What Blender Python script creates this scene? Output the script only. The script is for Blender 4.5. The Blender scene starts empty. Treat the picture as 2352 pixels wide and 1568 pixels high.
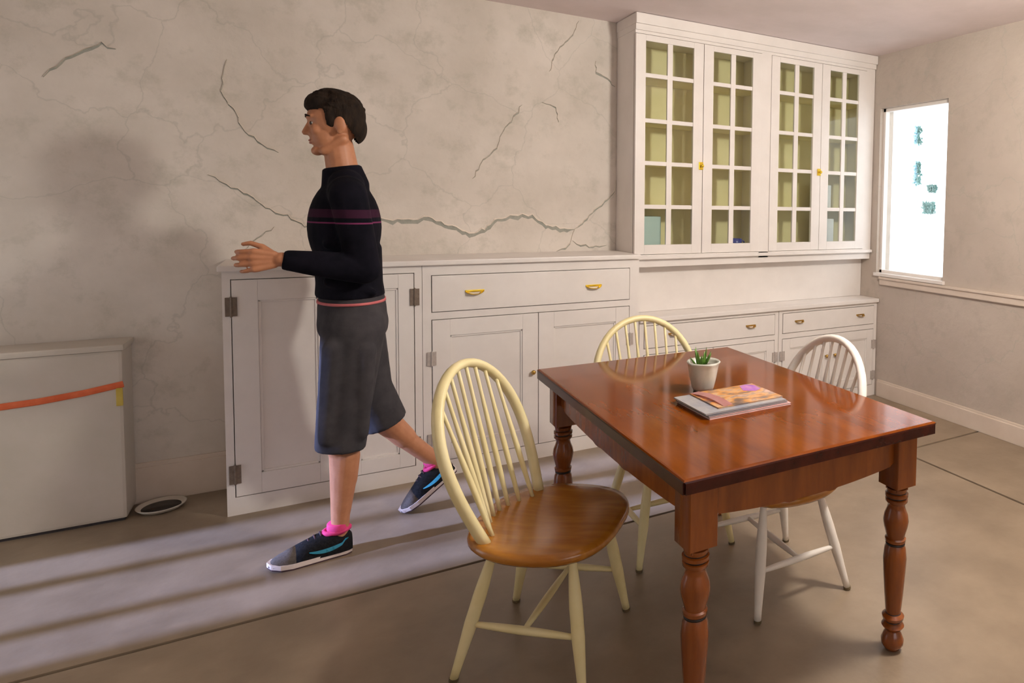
import bpy, bmesh, math, random
from mathutils import Vector, Matrix
random.seed(4)
S = bpy.context.scene
COL = S.collection
R = math.radians

# ------------------------------------------------------------------ camera
yaw, pitch, roll = R(32.722), R(-3.172), R(1.012)
fw = Vector((math.sin(yaw)*math.cos(pitch), math.cos(yaw)*math.cos(pitch), math.sin(pitch)))
r0 = Vector((math.cos(yaw), -math.sin(yaw), 0)); u0 = r0.cross(fw)
rt = r0*math.cos(roll) + u0*math.sin(roll); up = -r0*math.sin(roll) + u0*math.cos(roll)
cd = bpy.data.cameras.new('camera'); cam = bpy.data.objects.new('camera', cd); COL.objects.link(cam)
cam.matrix_world = Matrix(((rt.x, up.x, -fw.x, 0), (rt.y, up.y, -fw.y, 0), (rt.z, up.z, -fw.z, 1.45), (0, 0, 0, 1)))
cd.sensor_width = 36; cd.lens = 1529/2352*36; cd.clip_start = .02
cd.shift_x = -(1700-1176)/2352; cd.shift_y = -(784-555)/2352
S.camera = cam

# ------------------------------------------------------------------ world, sun, exposure
w = bpy.data.worlds.new('overcast_sky'); S.world = w; w.use_nodes = True
bg = w.node_tree.nodes['Background']; bg.inputs[0].default_value = (.90, .94, 1.0, 1); bg.inputs[1].default_value = 2.2
sd = bpy.data.lights.new('sun', 'SUN'); sd.energy = 11.0; sd.color = (.42, .52, 1.0); sd.angle = R(2.5)
sun = bpy.data.objects.new('sun', sd); COL.objects.link(sun); sun.location = (-6, 3.3, 4)
sun.rotation_euler = Vector((math.cos(R(20)), -.02, -math.sin(R(20)))).to_track_quat('-Z', 'Y').to_euler()
def portal(name, loc, rot, sx, sy):
    d = bpy.data.lights.new(name, 'AREA'); d.shape = 'RECTANGLE'; d.size = sx; d.size_y = sy
    d.cycles.is_portal = True
    o = bpy.data.objects.new(name, d); COL.objects.link(o); o.location = loc; o.rotation_euler = rot
S.view_settings.view_transform = 'Standard'; S.view_settings.look = 'None'
S.view_settings.exposure = 0.32; S.view_settings.gamma = 1.0; S.view_settings.use_curve_mapping = False
S.cycles.use_denoising = True
S.cycles.max_bounces = 8; S.cycles.diffuse_bounces = 5; S.cycles.sample_clamp_indirect = 6

# ------------------------------------------------------------------ materials
def mat(name, col, rough=.5, col2=None, scale=6, stretch=(1, 1, 1), bump=0, bscale=40, coat=0, metal=0, detail=6, contrast=(.35, .65), spec=.5):
    m = bpy.data.materials.new(name); m.use_nodes = True; nt = m.node_tree; n = nt.nodes; L = nt.links
    b = n['Principled BSDF']; b.inputs['Roughness'].default_value = rough; b.inputs['Metallic'].default_value = metal
    b.inputs['Base Color'].default_value = (*col, 1); b.inputs['Coat Weight'].default_value = coat; b.inputs['Coat Roughness'].default_value = .08
    b.inputs['Specular IOR Level'].default_value = spec
    tc = n.new('ShaderNodeTexCoord'); mp = n.new('ShaderNodeMapping'); mp.inputs['Scale'].default_value = stretch
    L.new(tc.outputs['Object'], mp.inputs['Vector'])
    if col2 is not None:
        t = n.new('ShaderNodeTexNoise'); t.inputs['Scale'].default_value = scale; t.inputs['Detail'].default_value = detail; t.inputs['Roughness'].default_value = .6
        L.new(mp.outputs[0], t.inputs['Vector'])
        cr = n.new('ShaderNodeValToRGB'); cr.color_ramp.elements[0].position = contrast[0]; cr.color_ramp.elements[1].position = contrast[1]
        cr.color_ramp.elements[0].color = (*col, 1); cr.color_ramp.elements[1].color = (*col2, 1)
        L.new(t.outputs['Fac'], cr.inputs['Fac']); L.new(cr.outputs['Color'], b.inputs['Base Color'])
    if bump:
        t2 = n.new('ShaderNodeTexNoise'); t2.inputs['Scale'].default_value = bscale; t2.inputs['Detail'].default_value = 5
        L.new(mp.outputs[0], t2.inputs['Vector'])
        bp = n.new('ShaderNodeBump'); bp.inputs['Strength'].default_value = bump; bp.inputs['Distance'].default_value = .01
        L.new(t2.outputs['Fac'], bp.inputs['Height']); L.new(bp.outputs['Normal'], b.inputs['Normal'])
    return m

def plaster(name, c1, c2, c3):
    m = mat(name, c1, .85, c2, 2.2, bump=.4, bscale=18, contrast=(.3, .7)); nt = m.node_tree; n = nt.nodes; L = nt.links
    b = n['Principled BSDF']; src = b.inputs['Base Color'].links[0].from_socket
    tc = n.new('ShaderNodeTexCoord')
    t = n.new('ShaderNodeTexNoise'); t.inputs['Scale'].default_value = 7; t.inputs['Detail'].default_value = 8; t.inputs['Roughness'].default_value = .7
    L.new(tc.outputs['Object'], t.inputs['Vector'])
    rp = n.new('ShaderNodeValToRGB'); rp.color_ramp.elements[0].position = .52; rp.color_ramp.elements[1].position = .72
    rp.color_ramp.elements[0].color = (0, 0, 0, 1); rp.color_ramp.elements[1].color = (.58, .58, .58, 1)
    L.new(t.outputs['Fac'], rp.inputs['Fac'])
    mx = n.new('ShaderNodeMix'); mx.data_type = 'RGBA'; mx.inputs['B'].default_value = (*c3, 1)
    L.new(rp.outputs['Color'], mx.inputs['Factor']); L.new(src, mx.inputs['A'])
    # fine hairline cracks
    nz = n.new('ShaderNodeTexNoise'); nz.inputs['Scale'].default_value = 3.5; nz.inputs['Detail'].default_value = 5
    L.new(tc.outputs['Object'], nz.inputs['Vector'])
    ad = n.new('ShaderNodeMix'); ad.data_type = 'RGBA'; ad.blend_type = 'ADD'; ad.inputs['Factor'].default_value = .35
    L.new(tc.outputs['Object'], ad.inputs['A']); L.new(nz.outputs['Color'], ad.inputs['B'])
    vo = n.new('ShaderNodeTexVoronoi'); vo.feature = 'DISTANCE_TO_EDGE'; vo.inputs['Scale'].default_value = 1.7
    L.new(ad.outputs['Result'], vo.inputs['Vector'])
    cr = n.new('ShaderNodeValToRGB'); cr.color_ramp.elements[0].position = 0; cr.color_ramp.elements[1].position = .008
    cr.color_ramp.elements[0].color = (.30, .30, .30, 1); cr.color_ramp.elements[1].color = (0, 0, 0, 1)
    L.new(vo.outputs['Distance'], cr.inputs['Fac'])
    m2 = n.new('ShaderNodeMix'); m2.data_type = 'RGBA'; m2.inputs['B'].default_value = (.33, .33, .28, 1)
    L.new(cr.outputs['Color'], m2.inputs['Factor']); L.new(mx.outputs['Result'], m2.inputs['A'])
    L.new(m2.outputs['Result'], b.inputs['Base Color'])
    return m

M = {}
M['wall'] = plaster('aged_plaster', (.57, .515, .445), (.72, .655, .585), (.42, .40, .325))
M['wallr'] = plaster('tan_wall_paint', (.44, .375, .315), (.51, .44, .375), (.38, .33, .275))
M['ceil'] = mat('ceiling_paint', (.72, .63, .61), .9, (.79, .69, .68), 3, bump=.1)
M['floor'] = mat('sealed_concrete', (.205, .152, .102), .40, (.285, .216, .148), 3.2, bump=.08, bscale=30, detail=9)
M['joint'] = mat('dark_joint', (.03, .026, .03), .8, (.05, .04, .04), 20)
M['white'] = mat('cream_white_paint', (.75, .70, .655), .40, (.80, .75, .705), 5, bump=.05, bscale=25)
M['inner'] = mat('olive_cabinet_lining', (.78, .70, .42), .7, (.84, .76, .50), 5)
M['trim'] = mat('beige_trim_paint', (.62, .52, .43), .5, (.67, .57, .48), 6)
M['brass'] = mat('brass', (.72, .48, .04), .3, (.82, .58, .06), 30, metal=.85)
M['oldbrass'] = mat('aged_brass', (.42, .25, .06), .35, (.52, .33, .09), 30, metal=.85)
M['hinge'] = mat('brown_iron', (.16, .12, .09), .5, (.22, .17, .13), 60, metal=.4)
M['hingegrey'] = mat('painted_hinge', (.40, .35, .31), .5, (.46, .40, .36), 60)
M['blackiron'] = mat('black_iron', (.025, .02, .018), .4, (.05, .04, .03), 60, metal=.5)
M['wood'] = mat('cherry_wood', (.098, .018, .0006), .11, (.200, .046, .0011), 4, (3.0, .55, 3), coat=0, detail=5, spec=.19, contrast=(.25, .75))
M['woodleg'] = mat('cherry_wood_turned', (.15, .034, .004), .25, (.24, .062, .007), 6, (3, 3, .5), bump=.01, coat=.15)
M['wooddark'] = mat('cherry_wood_edge', (.028, .004, .002), .25, (.048, .007, .003), 8, (2, 2, 2), coat=.05, spec=.3)
M['groove'] = mat('dark_groove', (.012, .006, .004), .4, (.02, .008, .006), 20)
M['honey'] = mat('honey_wood_seat', (.33, .115, .010), .26, (.46, .185, .02), 7, (.7, 4, 3), bump=.03, coat=.25)
M['cream'] = mat('cream_yellow_paint', (.76, .66, .34), .4, (.82, .72, .42), 8, bump=.04)
M['chairwhite'] = mat('white_chair_paint', (.76, .70, .63), .4, (.82, .77, .70), 8, bump=.04)
M['rubber'] = mat('brown_rubber', (.10, .07, .03), .7, (.14, .1, .05), 40)
M['skin'] = mat('tan_skin', (.42, .175, .085), .5, (.48, .21, .105), 30, bump=.03, bscale=120)
M['hair'] = mat('dark_brown_hair', (.008, .0045, .0025), .8, (.022, .012, .006), 60, (1, 1, .3), bump=.6, bscale=90, spec=.2)
M['eye'] = mat('eye_white', (.7, .68, .64), .2, (.6, .58, .55), 30)
M['iris'] = mat('dark_iris', (.03, .015, .01), .15, (.05, .03, .02), 80)
M['lips'] = mat('lips', (.42, .15, .10), .45, (.46, .18, .13), 40)
M['shorts'] = mat('charcoal_cotton', (.038, .036, .040), .95, (.058, .053, .057), 12, bump=.35, bscale=14, spec=.12)
M['coral'] = mat('coral_band', (.50, .12, .13), .8, (.56, .15, .15), 20)
M['shoeblack'] = mat('black_mesh_fabric', (.006, .006, .007), .85, (.014, .014, .015), 120, bump=.3, bscale=200, spec=.15)
M['shoegrey'] = mat('grey_mesh_fabric', (.085, .072, .062), .85, (.12, .10, .09), 120, bump=.3, bscale=200, spec=.2)
M['teal'] = mat('teal_rubber', (.012, .19, .22), .5, (.018, .23, .26), 20)
M['pink'] = mat('hot_pink_knit', (.62, .03, .16), .8, (.7, .05, .2), 60)
M['sole'] = mat('white_foam', (.72, .62, .58), .6, (.78, .68, .64), 30)
M['outsole'] = mat('dark_outsole', (.05, .025, .03), .7, (.07, .03, .04), 30)
M['glaze'] = mat('celadon_glaze', (.46, .46, .38), .25, (.62, .60, .53), 7, (2, 2, 1), coat=.5)
M['soil'] = mat('potting_soil', (.03, .02, .012), .95, (.07, .045, .03), 60, bump=.6)
M['leaf'] = mat('succulent_leaf', (.05, .13, .015), .4, (.11, .24, .03), 30)
M['paper'] = mat('paper_edge', (.62, .56, .52), .8, (.72, .66, .62), 90, (1, 1, 8))
M['pinkpaper'] = mat('pink_cover_strip', (.62, .30, .28), .4, (.72, .42, .40), 18)
M['darkcover'] = mat('dark_cover', (.04, .04, .055), .35, (.10, .10, .12), 8)
M['greycover'] = mat('grey_blue_cover', (.22, .23, .28), .35, (.40, .38, .36), 14)
M['pane'] = None
M['appliance'] = mat('dull_white_enamel', (.52, .47, .39), .45, (.57, .51, .44), 4, bump=.06)
M['orange'] = mat('orange_red_strap', (.62, .11, .03), .6, (.70, .15, .05), 20)
M['yellow'] = mat('yellow_tag', (.50, .36, .05), .6, (.56, .42, .08), 20)
M['bluebox'] = mat('pale_blue_card', (.42, .56, .62), .7, (.48, .60, .65), 6)
M['bluecup'] = mat('cobalt_glaze', (.012, .03, .30), .2, (.02, .05, .38), 10, coat=.6)
M['lavender'] = mat('lavender_card', (.55, .55, .64), .7, (.60, .60, .68), 8)
M['tealleaf'] = mat('blue_green_foliage', (.34, .52, .50), .8, (.42, .60, .58), 20)
M['stem'] = mat('pale_bark', (.62, .62, .60), .8, (.70, .70, .68), 30)
M['crack'] = mat('painted_crack_shade', (.30, .305, .26), .95, (.38, .37, .32), 40, bump=.5)  # grey-green shadow tone painted in for the dark inside of the cracks
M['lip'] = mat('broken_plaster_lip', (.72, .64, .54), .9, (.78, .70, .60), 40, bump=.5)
M['lampwhite'] = mat('lamp_enamel', (.8, .78, .74), .4, (.84, .82, .78), 10)

def glass(name, tint, gl=.10):
    m = bpy.data.materials.new(name); m.use_nodes = True; nt = m.node_tree; n = nt.nodes; L = nt.links
    for x in list(n): n.remove(x)
    o = n.new('ShaderNodeOutputMaterial'); t = n.new('ShaderNodeBsdfTransparent'); t.inputs[0].default_value = (*tint, 1)
    g = n.new('ShaderNodeBsdfGlossy'); g.inputs['Roughness'].default_value = .03
    lw = n.new('ShaderNodeLayerWeight'); lw.inputs['Blend'].default_value = .5
    pw = n.new('ShaderNodeMath'); pw.operation = 'POWER'; pw.inputs[1].default_value = 4; L.new(lw.outputs['Facing'], pw.inputs[0])
    f = n.new('ShaderNodeMath'); f.operation = 'MULTIPLY_ADD'; f.inputs[1].default_value = .5; f.inputs[2].default_value = .035; L.new(pw.outputs[0], f.inputs[0])
    nz = n.new('ShaderNodeTexNoise'); nz.inputs['Scale'].default_value = 9
    bp = n.new('ShaderNodeBump'); bp.inputs['Strength'].default_value = .04; L.new(nz.outputs['Fac'], bp.inputs['Height']); L.new(bp.outputs['Normal'], g.inputs['Normal'])
    x = n.new('ShaderNodeMixShader'); L.new(f.outputs[0], x.inputs[0]); L.new(t.outputs[0], x.inputs[1]); L.new(g.outputs[0], x.inputs[2])
    L.new(x.outputs[0], o.inputs[0]); return m
M['pane'] = glass('old_cabinet_glass', (.95, .97, .92)); M['winpane'] = glass('window_glass', (.97, .98, .98))

def knit():
    m = mat('black_knit', (.003, .003, .006), .95, (.007, .006, .011), 16, bump=.35, bscale=16, spec=.12); nt = m.node_tree; n = nt.nodes; L = nt.links
    b = n['Principled BSDF']; src = b.inputs['Base Color'].links[0].from_socket
    g = n.new('ShaderNodeTexCoord'); sx = n.new('ShaderNodeSeparateXYZ'); L.new(g.outputs['Object'], sx.inputs[0])
    def band(z0, z1):
        a = n.new('ShaderNodeMath'); a.operation = 'GREATER_THAN'; a.inputs[1].default_value = z0; L.new(sx.outputs['Z'], a.inputs[0])
        c = n.new('ShaderNodeMath'); c.operation = 'LESS_THAN'; c.inputs[1].default_value = z1; L.new(sx.outputs['Z'], c.inputs[0])
        d = n.new('ShaderNodeMath'); d.operation = 'MULTIPLY'; L.new(a.outputs[0], d.inputs[0]); L.new(c.outputs[0], d.inputs[1]); return d.outputs[0]
    for z0, z1, c in ((1.372, 1.405, (.035, .010, .024)), (1.349, 1.355, (.16, .03, .09))):
        mx = n.new('ShaderNodeMix'); mx.data_type = 'RGBA'; mx.inputs['B'].default_value = (*c, 1)
        L.new(band(z0, z1), mx.inputs['Factor']); L.new(src, mx.inputs['A']); src = mx.outputs['Result']
    L.new(src, b.inputs['Base Color']); return m
M['knit'] = knit()

def cover():
    m = mat('printed_cover', (.5, .2, .05), .3, coat=.3); nt = m.node_tree; n = nt.nodes; L = nt.links
    b = n['Principled BSDF']; tc = n.new('ShaderNodeTexCoord'); mp = n.new('ShaderNodeMapping'); mp.inputs['Scale'].default_value = (5, 11, 1)
    L.new(tc.outputs['Object'], mp.inputs['Vector'])
    t = n.new('ShaderNodeTexNoise'); t.inputs['Scale'].default_value = 2.2; t.inputs['Detail'].default_value = 3; L.new(mp.outputs[0], t.inputs['Vector'])
    cr = n.new('ShaderNodeValToRGB'); e = cr.color_ramp.elements
    e[0].position = .30; e[0].color = (.10, .05, .03, 1); e[1].position = .40; e[1].color = (.20, .12, .09, 1)
    for p, c in ((.47, (.55, .22, .02, 1)), (.53, (.62, .34, .14, 1)), (.60, (.30, .20, .16, 1)), (.68, (.66, .42, .34, 1))):
        x = e.new(p); x.color = c
    L.new(t.outputs['Fac'], cr.inputs['Fac']); L.new(cr.outputs['Color'], b.inputs['Base Color']); return m
M['cover'] = cover()
M['purple'] = mat('violet_print', (.26, .06, .42), .35, (.55, .25, .45), 25)

# ------------------------------------------------------------------ mesh helpers
def bx(bm, x0, x1, y0, y1, z0, z1, bev=0):
    t = bmesh.new()
    bmesh.ops.create_cube(t, size=1, matrix=Matrix.Translation(((x0+x1)/2, (y0+y1)/2, (z0+z1)/2)) @ Matrix.Diagonal((abs(x1-x0), abs(y1-y0), abs(z1-z0), 1)))
    if bev: bmesh.ops.bevel(t, geom=t.edges[:], offset=bev, segments=2, affect='EDGES', profile=.7)
    me = bpy.data.meshes.new('t'); t.to_mesh(me); t.free(); bm.from_mesh(me); bpy.data.meshes.remove(me)
    return bm
def box(x0, x1, y0, y1, z0, z1, bev=0): return bx(bmesh.new(), x0, x1, y0, y1, z0, z1, bev)
def obj(name, bm, m, parent=None, smooth=False, loc=None):
    me = bpy.data.meshes.new(name); bmesh.ops.recalc_face_normals(bm, faces=bm.faces[:]); bm.to_mesh(me); bm.free()
    if smooth:
        for p in me.polygons: p.use_smooth = True
    me.materials.append(M[m] if isinstance(m, str) else m)
    o = bpy.data.objects.new(name, me); COL.objects.link(o)
    if parent is not None: o.parent = parent
    if loc is not None: o.location = loc
    return o
def autosmooth(o, ang=40):
    me = o.data
    for p in me.polygons: p.use_smooth = True
    b = bmesh.new(); b.from_mesh(me)
    for e in b.edges:
        if len(e.link_faces) == 2 and e.calc_face_angle(0) > R(ang): e.smooth = False
    b.to_mesh(me); b.free(); return o
def tag(o, label, cat, group=None, kind=None):
    o['label'] = label; o['category'] = cat
    if group: o['group'] = group
    if kind: o['kind'] = kind
    return o
def thing(name, label, cat, loc=(0, 0, 0), rz=0, group=None):
    o = bpy.data.objects.new(name, None); COL.objects.link(o); o.location = loc; o.rotation_euler = (0, 0, rz); o.empty_display_size = .1
    return tag(o, label, cat, group)
def struct(name, bm, m, label, cat): return tag(obj(name, bm, m), label, cat, kind='structure')
def copy_tree(o, parent=None):
    c = o.copy(); COL.objects.link(c); c.parent = parent
    for ch in o.children: copy_tree(ch, c)
    return c
def lathe(bm, prof, n=24, mtx=Matrix()):
    rings = []
    for r, z in prof:
        rings.append([bm.verts.new(mtx @ Vector((r*math.cos(2*math.pi*i/n), r*math.sin(2*math.pi*i/n), z))) for i in range(n)])
    for a, b in zip(rings, rings[1:]):
        for i in range(n): bm.faces.new((a[i], a[(i+1) % n], b[(i+1) % n], b[i]))
    bm.faces.new(rings[0][::-1]); bm.faces.new(rings[-1]); return bm
def tube(bm, pts, rad, n=10, flat=None):
    """sweep an ellipse along pts; rad float or list; flat=(normal axis, ratio)"""
    pts = [Vector(p) for p in pts]; N = len(pts); rings = []; prev = None
    for i, p in enumerate(pts):
        t = (pts[min(i+1, N-1)] - pts[max(i-1, 0)]).normalized()
        if flat: a = (flat[0] - t*flat[0].dot(t)).normalized()
        elif prev is None: a = t.orthogonal().normalized()
        else: a = (prev - t*prev.dot(t)).normalized()
        prev = a; b = t.cross(a); r = rad[i] if isinstance(rad, (list, tuple)) else rad; q = flat[1] if flat else 1
        rings.append([bm.verts.new(p + a*r*q*math.cos(2*math.pi*k/n) + b*r*math.sin(2*math.pi*k/n)) for k in range(n)])
    for x, y in zip(rings, rings[1:]):
        for k in range(n): bm.faces.new((x[k], x[(k+1) % n], y[(k+1) % n], y[k]))
    bm.faces.new(rings[0][::-1]); bm.faces.new(rings[-1]); return bm
def capsule(bm, p0, p1, ra, rb, n=16, caps=(True, True)):
    p0, p1 = Vector(p0), Vector(p1); t = (p1-p0).normalized(); pts = []; rs = []
    K = 5
    if caps[0]:
        for k in range(K): a = math.pi/2*(1-k/K); pts.append(p0 - t*ra*math.sin(a)); rs.append(max(ra*math.cos(a), ra*.05))
    pts.append(p0); rs.append(ra); pts.append(p1); rs.append(rb)
    if caps[1]:
        for k in range(1, K+1): a = math.pi/2*k/K; pts.append(p1 + t*rb*math.sin(a)); rs.append(max(rb*math.cos(a), rb*.05))
    return tube(bm, pts, rs, n)
def ell(bm, c, r, rot=Matrix()):
    bmesh.ops.create_uvsphere(bm, u_segments=24, v_segments=16, radius=1, matrix=Matrix.Translation(c) @ rot.to_4x4() @ Matrix.Diagonal((*r, 1))); return bm
def prism(bm, outline, z0, z1):
    a = [bm.verts.new((x, y, z0)) for x, y in outline]; b = [bm.verts.new((x, y, z1)) for x, y in outline]; n = len(a)
    bm.faces.new(a[::-1]); bm.faces.new(b)
    for i in range(n): bm.faces.new((a[i], a[(i+1) % n], b[(i+1) % n], b[i]))
    return bm
def fuse(name, bm, m, parent, voxel, it=4, fac=.5):
    o = obj(name, bm, m, None)
    r = o.modifiers.new('r', 'REMESH'); r.mode = 'VOXEL'; r.voxel_size = voxel
    s = o.modifiers.new('s', 'SMOOTH'); s.iterations = it; s.factor = fac
    dg = bpy.context.evaluated_depsgraph_get(); me = bpy.data.meshes.new_from_object(o.evaluated_get(dg)); me.name = name
    old = o.data; o.modifiers.clear(); o.data = me; bpy.data.meshes.remove(old)
    for p in me.polygons: p.use_smooth = True
    o.parent = parent; return o

# ------------------------------------------------------------------ the room
WX0, WX1, WY0, WY1, CZ = -2.1, 3.65, -1.3, 4.09, 2.60
wb = struct('wall_back', box(WX0-.1, WX1+.1, WY1, WY1+.1, -.05, CZ+.1), 'wall', 'cracked warm plaster wall behind the built-in cabinets', 'wall')
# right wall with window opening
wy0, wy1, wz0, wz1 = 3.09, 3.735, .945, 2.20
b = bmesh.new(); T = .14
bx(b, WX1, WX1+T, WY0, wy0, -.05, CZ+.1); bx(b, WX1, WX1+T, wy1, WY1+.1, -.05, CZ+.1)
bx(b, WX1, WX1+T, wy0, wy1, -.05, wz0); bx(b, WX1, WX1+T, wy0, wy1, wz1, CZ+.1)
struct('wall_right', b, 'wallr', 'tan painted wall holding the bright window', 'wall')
# left wall with a glazed garden door, out of view
gy0, gy1, gz1 = 2.78, 3.72, 1.72
b = bmesh.new()
bx(b, WX0-T, WX0, WY0, gy0, -.05, CZ+.1); bx(b, WX0-T, WX0, gy1, WY1+.1, -.05, CZ+.1); bx(b, WX0-T, WX0, gy0, gy1, gz1, CZ+.1); bx(b, WX0-T, WX0, gy0, gy1, -.05, .02)
struct('wall_left', b, 'wall', 'plaster wall with a glazed garden door', 'wall')
b = bmesh.new()
bx(b, WX0-.1, .2, WY0-.1, WY0, -.05, CZ+.1); bx(b, 2.2, WX1+.1, WY0-.1, WY0, -.05, CZ+.1); bx(b, .2, 2.2, WY0-.1, WY0, -.05, .9); bx(b, .2, 2.2, WY0-.1, WY0, 2.1, CZ+.1)
struct('wall_front', b, 'wall', 'plaster wall opposite the cabinets with an added wide window for fill daylight', 'wall')
struct('ceiling', box(WX0-.1, WX1+.1, WY0-.1, WY1+.1, CZ, CZ+.08), 'ceil', 'pale pinkish plaster ceiling', 'ceiling')
fl = struct('floor', box(WX0-.1, WX1+.1, WY0-.1, WY1+.1, -.08, -.012), 'joint', 'tan sealed concrete floor cut by dark joints', 'floor')
JX, JY, G = 2.932, 2.745, .0085
for x0, x1 in ((WX0, JX-G), (JX+G, WX1)):
    for y0, y1 in ((WY0, JY-G), (JY+G, WY1)):
        obj('slab', box(x0, x1, y0, y1, -.06, 0, .002), 'floor', fl)
# door and windows
d1 = thing('door_1', 'glazed garden door in the left wall', 'door'); d1['kind'] = 'structure'
b = bmesh.new()
for y in (gy0+.03, 3.07, 3.42, gy1-.03): bx(b, WX0-.09, WX0-.04, y-.035, y+.035, .02, gz1)
bx(b, WX0-.09, WX0-.04, gy0, gy1, gz1-.06, gz1); bx(b, WX0-.09, WX0-.04, gy0, gy1, .02, .10)
obj('door_frame', b, 'white', d1)
for y0, y1 in ((gy0+.065, 3.035), (3.105, 3.385), (3.455, gy1-.065)): obj('pane', box(WX0-.068, WX0-.062, y0, y1, .10, gz1-.06), 'winpane', d1)
w1 = thing('window_1', 'bright window beside the glazed cabinet on the tan wall', 'window'); w1['kind'] = 'structure'
b = bmesh.new(); fx0, fx1 = WX1+.035, WX1+.075
bx(b, fx0, fx1, wy0, wy0+.022, wz0, wz1); bx(b, fx0, fx1, wy1-.022, wy1, wz0, wz1); bx(b, fx0, fx1, wy0, wy1, wz0, wz0+.025); bx(b, fx0, fx1, wy0, wy1, wz1-.025, wz1)
obj('window_frame', b, 'white', w1)
obj('pane', box(fx0+.015, fx0+.02, wy0+.022, wy1-.022, wz0+.025, wz1-.025), 'winpane', w1)
obj('window_sill', box(WX1-.02, WX1+.10, wy0-.02, wy1+.012, wz0-.02, wz0+.004, .004), 'white', w1)
w2 = thing('fill_window', 'unseen wide window added opposite the cabinets for fill daylight', 'window'); w2['kind'] = 'structure'  # added behind the camera to let in broad fill daylight
b = bmesh.new()
for x in (.23, .86, 1.54, 2.17): bx(b, x-.03, x+.03, WY0-.07, WY0-.03, .9, 2.1)
for z in (.93, 2.07): bx(b, .2, 2.2, WY0-.07, WY0-.03, z-.03, z+.03)
obj('window_frame', b, 'white', w2)
for x0, x1 in ((.26, .83), (.89, 1.51), (1.57, 2.14)): obj('pane', box(x0, x1, WY0-.053, WY0-.047, .96, 2.04), 'winpane', w2)
portal('portal_right', (WX1+.12, (wy0+wy1)/2, (wz0+wz1)/2), (0, R(90), 0), wz1-wz0, wy1-wy0)
portal('portal_left', (WX0-.12, (gy0+gy1)/2, gz1/2), (0, R(-90), 0), gz1, gy1-gy0)
portal('portal_front', (1.2, WY0-.1, 1.5), (R(90), 0, 0), 2.0, 1.2)
# trims
def trimbar(name, bm, label): struct(name, bm, 'trim', label, 'trim')
b = bmesh.new(); bx(b, WX1-.018, WX1, WY0, 3.68, .862, .915, .006); bx(b, WX1-.028, WX1, WY0, 3.68, .905, .922, .004)
trimbar('trim_1', b, 'beige chair rail running under the window')
b = bmesh.new(); bx(b, WX1-.016, WX1, WY0, 3.68, 0, .115, .004); bx(b, WX1-.010, WX1, WY0, 3.68, .11, .13, .003)
trimbar('baseboard_right', b, 'beige baseboard along the tan wall')
b = bmesh.new(); bx(b, WX0, -.36, WY1-.016, WY1, 0, .17, .004); bx(b, WX0, -.36, WY1-.010, WY1, .165, .19, .003)
trimbar('baseboard_back', b, 'beige baseboard between the low cabinet and the cupboard')
# plaster cracks: a band coloured as the shade inside them, under a raised broken lip
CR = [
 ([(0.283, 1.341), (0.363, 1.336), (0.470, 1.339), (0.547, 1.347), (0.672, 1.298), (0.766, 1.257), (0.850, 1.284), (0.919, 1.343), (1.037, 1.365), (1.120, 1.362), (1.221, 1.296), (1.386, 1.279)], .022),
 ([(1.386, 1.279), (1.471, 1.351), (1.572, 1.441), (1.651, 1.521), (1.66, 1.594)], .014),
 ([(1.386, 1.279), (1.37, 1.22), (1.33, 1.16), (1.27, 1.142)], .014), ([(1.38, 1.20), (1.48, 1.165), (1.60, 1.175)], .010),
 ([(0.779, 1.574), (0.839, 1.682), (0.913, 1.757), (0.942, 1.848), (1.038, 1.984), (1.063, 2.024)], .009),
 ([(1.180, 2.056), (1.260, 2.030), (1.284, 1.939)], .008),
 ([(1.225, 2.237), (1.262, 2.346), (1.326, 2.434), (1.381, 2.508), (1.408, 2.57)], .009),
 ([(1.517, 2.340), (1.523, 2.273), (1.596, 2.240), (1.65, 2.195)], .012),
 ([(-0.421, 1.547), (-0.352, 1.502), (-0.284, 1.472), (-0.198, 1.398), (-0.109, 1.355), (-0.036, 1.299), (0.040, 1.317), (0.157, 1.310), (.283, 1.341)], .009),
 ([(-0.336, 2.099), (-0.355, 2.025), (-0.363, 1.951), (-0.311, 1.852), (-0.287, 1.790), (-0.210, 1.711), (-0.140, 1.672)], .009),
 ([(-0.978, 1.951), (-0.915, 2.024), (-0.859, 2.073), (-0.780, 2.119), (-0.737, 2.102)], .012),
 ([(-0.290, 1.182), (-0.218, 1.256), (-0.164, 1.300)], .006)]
rc = random.Random(9)
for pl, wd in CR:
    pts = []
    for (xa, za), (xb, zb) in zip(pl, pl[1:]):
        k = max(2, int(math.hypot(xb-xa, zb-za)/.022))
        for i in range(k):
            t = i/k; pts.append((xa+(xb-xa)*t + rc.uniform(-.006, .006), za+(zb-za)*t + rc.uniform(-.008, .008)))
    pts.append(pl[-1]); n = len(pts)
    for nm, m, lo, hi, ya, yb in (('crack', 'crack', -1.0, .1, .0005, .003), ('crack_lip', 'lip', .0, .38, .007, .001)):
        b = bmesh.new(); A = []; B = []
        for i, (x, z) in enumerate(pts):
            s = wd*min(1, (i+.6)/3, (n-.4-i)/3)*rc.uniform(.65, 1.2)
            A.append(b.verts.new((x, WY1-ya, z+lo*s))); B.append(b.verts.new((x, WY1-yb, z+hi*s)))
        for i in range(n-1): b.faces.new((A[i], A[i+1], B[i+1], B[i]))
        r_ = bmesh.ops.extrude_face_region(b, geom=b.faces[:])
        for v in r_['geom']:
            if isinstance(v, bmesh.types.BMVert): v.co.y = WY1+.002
        obj(nm, b, m, wb)

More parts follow.
